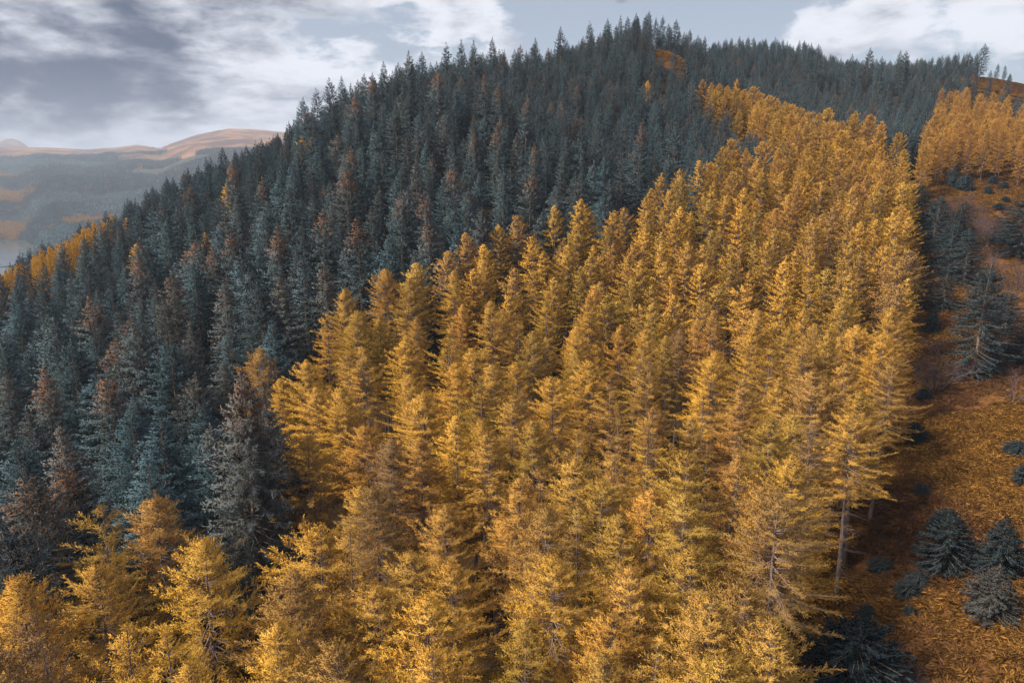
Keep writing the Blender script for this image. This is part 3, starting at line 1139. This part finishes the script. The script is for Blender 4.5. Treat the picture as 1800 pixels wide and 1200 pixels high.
L_FAR = [single('larch_far', dict(a, base=.2, nb=130, gap=.14, lw=.17, ll=.75, sub=1, dead=12), M_LBARK, M_LARCH) for a in LARCH_ARGS[:6]]
S_FAR = [single('spruce_far', dict(a, nb=220, gap=.11, lw=.16, ll=.62, sub=1, dead=0), M_SBARK, M_SPRUCE) for a in SPRUCE_ARGS]
for k, protos, H, nm, lab in (('larch', L_FAR, 20.0, 'larch_wood', 'golden larches massed on the upper slope and farther rows'),
                              ('spruce', S_FAR, 22.0, 'spruce_forest', 'dark blue-green spruce forest massed up to the ridge')):
    rest = [t for t in TREES if t['k'] == k and id(t) not in chosen]
    n = len(rest)
    print(nm, n)
    sc = np.array([(t['h'] / H * t['wide'], t['h'] / H * t['wide'], t['h'] / H) for t in rest])
    scatter(nm, protos, [(t['x'], t['y'], t['z'] - .15) for t in rest], rng.integers(0, len(protos), n), rng.random(n) * 6.283, sc, [t['tint'] for t in rest], lab)

# far forest across the valley
def little_tree(seed, H, Rr):
    g = np.random.default_rng(seed)
    n = 46
    u = g.random(n) ** 1.3
    a = g.random(n) * 6.28
    r = Rr * (1 - u) * g.uniform(.5, 1, n)
    P = np.c_[np.cos(a) * r * .2, np.sin(a) * r * .2, u * H * .95 + .05 * H]
    D = nrm(np.c_[np.cos(a), np.sin(a), g.normal(.1, .25, n)])
    D[-4:] = (0, 0, 1)
    P[-4:, 2] = H * .8
    return kites(P, D, np.maximum(r, .8) * 1.1, np.full(n, 1.5), np.c_[g.random(n), u * .7, g.random(n)], g)


def clump(seed, mat):
    g = np.random.default_rng(seed)
    V, F, A, o = [], [], [], 0
    for k in range(9):
        v, f, d = little_tree(seed * 31 + k, g.uniform(12, 20), g.uniform(2.8, 3.8))
        V.append(v + np.array((g.uniform(-9, 9), g.uniform(-9, 9), -0.5)))
        F.append(f + o)
        A.append(d)
        o += len(v)
    return mesh_from('far_clump', np.vstack(V), np.vstack(F), [mat], False, {'leaf': ('FLOAT_VECTOR', np.vstack(A))})


FC = [clump(i, M_SPRUCE) for i in range(5)] + [clump(20 + i, M_LARCH) for i in range(2)]
nf = 42000
fa = np.radians(rng.uniform(-43, -15, nf))
fr = 1050 + (rng.random(nf) ** .75) * 3250
fx, fy = fr * np.sin(fa), fr * np.cos(fa)
fz = ground(fx, fy)
faz = np.degrees(fa)
wood = fbm(fx, fy, 420, 4, 12.0)
hth = sstep(fz + 55 * fbm(fx, fy, 500, 4, 6.0), 190, 250) * sstep(fr, 2500, 3200)
hth = np.maximum(hth, np.exp(-((faz + 40.0) / 4.2) ** 2 - ((fr - 2650) / 420) ** 2) > 0.42)
m = (wood > -.32) & (hth < .4) & (fz > 2)
fx, fy, fz, wood = fx[m], fy[m], fz[m], wood[m]
nf = len(fx)
tn = fbm(fx, fy, 300, 3, 21.0)
gold = (tn > .42) | (rng.random(nf) < .015)
pick = np.where(gold, 5 + rng.integers(0, 2, nf), rng.integers(0, 5, nf))
ftint = np.where(gold[:, None], np.c_[np.full(nf, .85), rng.uniform(-.4, .6, nf), np.full(nf, .2)],
                 np.c_[(1.0 + .75 * sstep(fbm(fx, fy, 260, 2, 30.0), -.1, .25)) * np.exp(rng.normal(0, .25, nf)), np.zeros(nf), np.full(nf, .15)])
sz = rng.uniform(.8, 1.2, nf)
scatter('far_forest', FC, np.c_[fx, fy, fz], pick, rng.random(nf) * 6.28, np.c_[sz, sz, sz], ftint, 'hazy far forest on the slopes across the loch')


# ------------------------------------------------------------------ the open bracken slope
def tuft(seed):
    g = np.random.default_rng(seed)
    n = 40
    a = g.random(n) * 6.28
    P = np.c_[np.cos(a) * .08, np.sin(a) * .08, np.zeros(n)] + g.normal(0, .22, (n, 3)) * (1, 1, 0)
    D = nrm(np.c_[np.cos(a), np.sin(a), g.uniform(.25, 1.3, n)])
    l = g.uniform(.45, .85, n)
    v1, f1, d1 = kites(P, D, l, np.full(n, .10), np.c_[np.full(n, .6), np.zeros(n), g.random(n)], g)
    D2 = nrm(D + np.array((0, 0, -.9)))
    v2, f2, d2 = kites(P + D * (l * .7)[:, None], D2, l * .7, np.full(n, .11), np.c_[np.ones(n), np.zeros(n), g.random(n)], g)
    return mesh_from('bracken_tuft', np.vstack([v1, v2]), np.vstack([f1, f2 + len(v1)]), [M_BRACKEN], False, {'leaf': ('FLOAT_VECTOR', np.vstack([d1, d2]))})


TUFTS = [tuft(i) for i in range(6)]
bx, by = [], []
for _ in range(6):
    n = 60000
    a_ = np.radians(rng.uniform(5, 46, n))
    r_ = 45 + rng.random(n) ** 0.62 * 380
    x_, y_ = r_ * np.sin(a_), r_ * np.cos(a_)
    ins = inside(OPEN_G, x_, y_) | inside(CREST, x_, y_) | inside(MOOR, x_, y_)
    bx.append(x_[ins])
    by.append(y_[ins])
bx, by = np.concatenate(bx), np.concatenate(by)
patch = fbm(bx, by, 9, 3, 40.0)
keepb = (patch > -.45)
bx, by, patch = bx[keepb], by[keepb], patch[keepb]
nbk = len(bx)
print('bracken', nbk)
bs = rng.uniform(.4, 1.15, nbk) * (1 + .3 * patch)
scatter('bracken', TUFTS, np.c_[bx, by, ground(bx, by) - .05], rng.integers(0, 6, nbk), rng.random(nbk) * 6.28, np.c_[bs, bs, bs * rng.uniform(.6, 1.1, nbk)],
        np.c_[rng.uniform(.5, 1.35, nbk), sstep(fbm(bx, by, 22, 3, 44.0), .0, .45) * .8, np.zeros(nbk)], 'rust-orange dying bracken covering the open slope')


def foot(px, py_base, py_tip, w):
    x, y, d = hit(px, py_base, 0)
    z = float(ground(x, y)[0])
    lo, hi = .2, 40
    for _ in range(30):
        mdl = (lo + hi) / 2
        if float(project(x, y, z + mdl)[1]) > py_tip:
            lo = mdl
        else:
            hi = mdl
    h = (lo + hi) / 2
    width = w * d / FPX
    return x, y, h, width


for px, pb, pt, w, kind, tint, label in [
    (1660, 1003, 908, 84, 0, (.45, 0, .15), 'dense rounded dark spruce, the largest of the group on the bracken slope'),
    (1661, 935, 893, 50, 0, (.5, 0, .1), 'small dark spruce top peeping out behind the rounded dense one'),
    (1752, 1012, 905, 84, 1, (.5, .1, .2), 'pointed spruce with a thin bare leader on the bracken slope'),
    (1736, 1085, 990, 96, 1, (.95, .1, .8), 'greyish half-bare spruce in front of the pointed one on bracken'),
    (1496, 1235, 1085, 150, 2, (.5, 0, .1), 'broad dark spruce at the foot of the larch stand edge'),
    (1636, 585, 540, 36, 1, (.65, 0, .1), 'little cone-shaped spruce standing alone beside the upper larch edge'),
    (1606, 777, 742, 42, 0, (.55, 0, .1), 'round dark spruce bush tucked under the outermost larch branches'),
    (1622, 706, 682, 26, 0, (.55, 0, .1), 'small round spruce bush below the bare pinkish shrub'),
    (1588, 708, 695, 18, 0, (.7, 0, 0), 'tiny dark spruce seedling beside the larch edge near the bare shrub'),
    (1620, 868, 848, 28, 0, (.75, 0, .35), 'low grey-green bush alone amid the brown bracken'),
    (1548, 1003, 978, 38, 2, (.55, 0, .2), 'low dark bush under the lowest larch boughs by the bracken'),
    (1594, 1050, 1018, 40, 2, (.55, 0, .2), 'dark spruce sapling midway between larch edge and rounded spruce'),
    (1612, 1030, 1003, 36, 2, (.6, 0, .2), 'second spruce sapling just behind its dark neighbour on bracken'),
    (1524, 1085, 1062, 34, 2, (.5, 0, .2), 'flat dark bush above the broad spruce at the larch edge'),
    (1598, 1082, 1062, 20, 2, (.9, 0, .2), 'tiny spruce seedling below the two saplings on bracken'),
    (1560, 1190, 1170, 34, 2, (1.0, 0, .3), 'low blue-green scrub beside the bare grey shrub at the bottom edge'),
    (1797, 850, 815, 30, 2, (.7, 0, 0), 'dark bush cut off by the picture edge on the bracken'),
    (1790, 795, 775, 40, 2, (.65, 0, 0), 'dark low scrub patch at the picture edge above the bracken'),
    (1745, 324, 308, 15, 0, (.8, 0, 0), 'round dark juniper bush on the upper meadow, nearest the larch rows'),
    (1764, 332, 318, 14, 0, (.8, 0, 0), 'round dark bush farthest along the upper meadow'),
    (1735, 342, 326, 14, 0, (.85, 0, 0), 'round dark bush low on the upper meadow margin'),
    (1766, 356, 344, 14, 0, (.8, 0, 0), 'round dark bush in the middle of the upper meadow'),
    (1756, 368, 356, 20, 2, (.75, 0, 0), 'wide dark scrub bush at the lower rim of the upper meadow'),
    (1694, 336, 306, 28, 0, (1.1, 0, 0), 'leaning round spruce at the foot of the larch rows'),
    (1672, 330, 290, 22, 1, (1.0, 0, .1), 'small pointed spruce at the foot of the larch rows'),
]:
    x, y, h, width = foot(px, pb, pt, w)
    P = BUSH[kind]
    add_tree('spruce_bush', P, x, y, h, (tint[0] * .62, tint[1], tint[2]), label, 'bush' if 'bush' in label or 'scrub' in label else 'spruce', 'young spruces on the open slope',
             width / (2 * 2.45 * h / 6.0))
for px, pb, pt, w, tint, label in [
    (1708, 668, 455, 84, (.7, 0, .1), 'tallest dark spruce standing alone above the bracken slope'),
    (1656, 545, 463, 44, (.6, 0, 0), 'slender dark spruce beside the tallest lone one'),
    (1755, 628, 505, 62, (.6, 0, .05), 'shorter dark spruce behind the tallest lone one, towards the picture edge'),
    (1632, 470, 340, 58, (.75, 0, 0), 'dark spruce against the upper larch edge in the gully'),
    (1664, 485, 388, 56, (.8, 0, 0), 'dark spruce second from the larch edge in the gully'),
    (1694, 500, 400, 50, (.9, 0, .1), 'paler spruce at the gully head above the tallest lone one'),
    (1612, 400, 320, 44, (.7, 0, 0), 'dark spruce pressed against the top of the larch edge'),
    (1788, 452, 335, 80, (.6, 0, 0), 'black-looking wide spruce cut off by the picture edge in the gully'),
    (1765, 425, 385, 60, (.6, 0, 0), 'low dark spruce below the upper meadow in the gully'),
    (1620, 545, 455, 42, (.55, 0, .05), 'dark spruce hugging the larch edge beside the slender one'),
    (1642, 430, 345, 46, (.5, 0, .05), 'dark spruce between the upper larch edge and a bare grey birch'),
    (1676, 445, 362, 46, (.55, 0, .05), 'dark spruce third from the larch edge in the upper gully'),
    (1726, 560, 475, 48, (.55, 0, .1), 'dark spruce just behind the shoulder of the tallest lone one'),
    (1690, 420, 352, 40, (.6, 0, .1), 'small dark spruce among bare birches under the larch rows'),
    (1738, 655, 590, 40, (.5, 0, .1), 'short dark spruce at the foot of the tallest lone one'),
    (1802, 640, 560, 50, (.7, 0, 0), 'dark spruce half outside the picture edge above the bracken'),
]:
    x, y, h, width = foot(px, pb, pt, w)
    P = EDGE[random.randrange(2)]
    tint = (tint[0] * .75, tint[1], tint[2])
    add_tree('spruce_tree', P, x, y, h, tint, label, 'spruce', 'spruces scattered along the gully', width / (2 * 3.9 * h / 22.0))


# lone spruces that break the moorland skyline
for px, pt, h, label in [(1722, 101, 15, 'lone dark spruce on the moorland skyline'), (1641, 112, 9, 'stubby spruce where the forest meets the moorland skyline')]:
    x, y, d = hit(px, pt + 30, 2)
    add_tree('spruce_tree', S_MID[0], x, y, h, (.8, 0, 0), label, 'spruce', 'skyline spruces', 1.3)


# bare shrubs
def shrub_mesh(seed, H, spread, stems):
    g = np.random.default_rng(seed)
    parts = []

    def grow(p, d, l, r, lev):
        n = 4
        pts = [p]
        for i in range(n):
            d = unit(d + g.normal(0, .14, 3) + np.array((0, 0, .05)))
            pts.append(pts[-1] + d * l / n)
        parts.append(tube(np.array(pts), np.linspace(r, r * .45, n + 1), 3))
        if lev > 0:
            for k in range(5 if lev > 1 else 6):
                j = g.integers(1, n + 1)
                dd = unit(d + nrm(g.normal(size=3)) * .75)
                grow(pts[j], dd, l * g.uniform(.45, .7), r * .5, lev - 1)
    for k in range(stems):
        a = g.random() * 6.28
        grow(np.array((np.cos(a) * .1, np.sin(a) * .1, 0.)), unit((np.cos(a) * spread, np.sin(a) * spread, 1)), H * g.uniform(.5, .72), .05, 3 if stems < 9 else 2)
    v, f = join(parts)
    v[:, 2] *= H / v[:, 2].max()
    return v, f


SHR = []
for i, (sp, st) in enumerate([(.75, 8), (.4, 3), (.6, 6)]):
    v, f = shrub_mesh(700 + i, 5.0, sp, st)
    # first faces are the stems' own; split thick and thin wood
    tri_h = v[f].mean(1)[:, 2]
    lowm = tri_h < 1.3
    SHR.append((mesh_from('shrub_stems', v, f[lowm], [M_LBARK]), mesh_from('shrub_twigs', v, f[~lowm], [M_TWIG])))
for i, (px, pb, pt, w, k, label) in enumerate([
    (1643, 690, 592, 92, 0, 'bare pinkish-grey shrub with fanning twigs beside the larch edge'),
    (1777, 712, 622, 60, 1, 'bare thin-stemmed birch near the picture edge above the bracken'),
    (1640, 622, 585, 44, 2, 'small bare purple shrub just behind the fanning pinkish one'),
    (1700, 440, 365, 62, 2, 'bare purplish birch high in the gully'),
    (1738, 430, 372, 66, 2, 'bare rusty birch below the upper meadow'),
    (1735, 500, 425, 70, 2, 'bare mauve birch behind the tallest lone spruce'),
    (1778, 530, 440, 70, 2, 'bare mauve birch close to the picture edge in the gully'),
    (1690, 372, 330, 40, 2, 'bare birch at the gully head beneath the larch rows'),
    (1655, 400, 340, 50, 2, 'bare grey birch between the larch edge and the larch rows'),
    (1768, 580, 505, 58, 2, 'bare dark birch behind the shorter spruce'),
    (1720, 395, 345, 44, 2, 'bare brown birch under the meadow margin'),
    (1590, 1212, 1155, 50, 0, 'bare grey shrub at the bottom edge beside the broad spruce'),
    (1625, 1012, 990, 30, 0, 'low bare brown shrub in front of the rounded spruce'),
]):
    x, y, h, width = foot(px, pb, pt, w)
    e = bpy.data.objects.new('bare_shrub', None)
    COL.objects.link(e)
    e.location = (x, y, float(ground(x, y)[0]) - .05)
    s = h / 5.0
    sw = width / 5.0
    e.scale = (sw, sw, s)
    e.rotation_euler = (0, 0, i * 1.3)
    e['label'] = label
    e['category'] = 'shrub'
    e['group'] = 'bare shrubs and birches of the gully'
    for nm, me in zip(('stem', 'twigs'), SHR[k]):
        o = bpy.data.objects.new(nm, me)
        COL.objects.link(o)
        o.parent = e

# ------------------------------------------------------------------ haze
M_HAZE, N = new_mat('haze')
pv = N.n('ShaderNodeVolumePrincipled')
pv.inputs['Color'].default_value = rgb(0.72, 0.82, 1.0)
pv.inputs['Density'].default_value = 0.00013
pv.inputs['Anisotropy'].default_value = 0.1
o_ = N.n('ShaderNodeOutputMaterial')
N.t.links.new(pv.outputs[0], o_.inputs['Volume'])
zlo, zhi = float(GZ.min()) - 1.5, float(GZ.max()) + 45
bxs = 17000.0
hv = [(sx * bxs, sy * bxs, z) for z in (zlo, zhi) for sx, sy in ((-1, -1), (1, -1), (1, 1), (-1, 1))]
hf = [(3, 2, 1, 0), (4, 5, 6, 7), (0, 1, 5, 4), (1, 2, 6, 5), (2, 3, 7, 6), (3, 0, 4, 7)]
hz = bpy.data.objects.new('haze', mesh_from('haze', hv, hf, [M_HAZE]))
COL.objects.link(hz)
hz['kind'] = 'stuff'
hz['label'] = 'thin blue haze filling the air over the valley'
print('triangles', sum(len(m.polygons) * 2 for m in bpy.data.meshes))
print('terrain z', zlo, zhi, 'objects', len(bpy.data.objects))
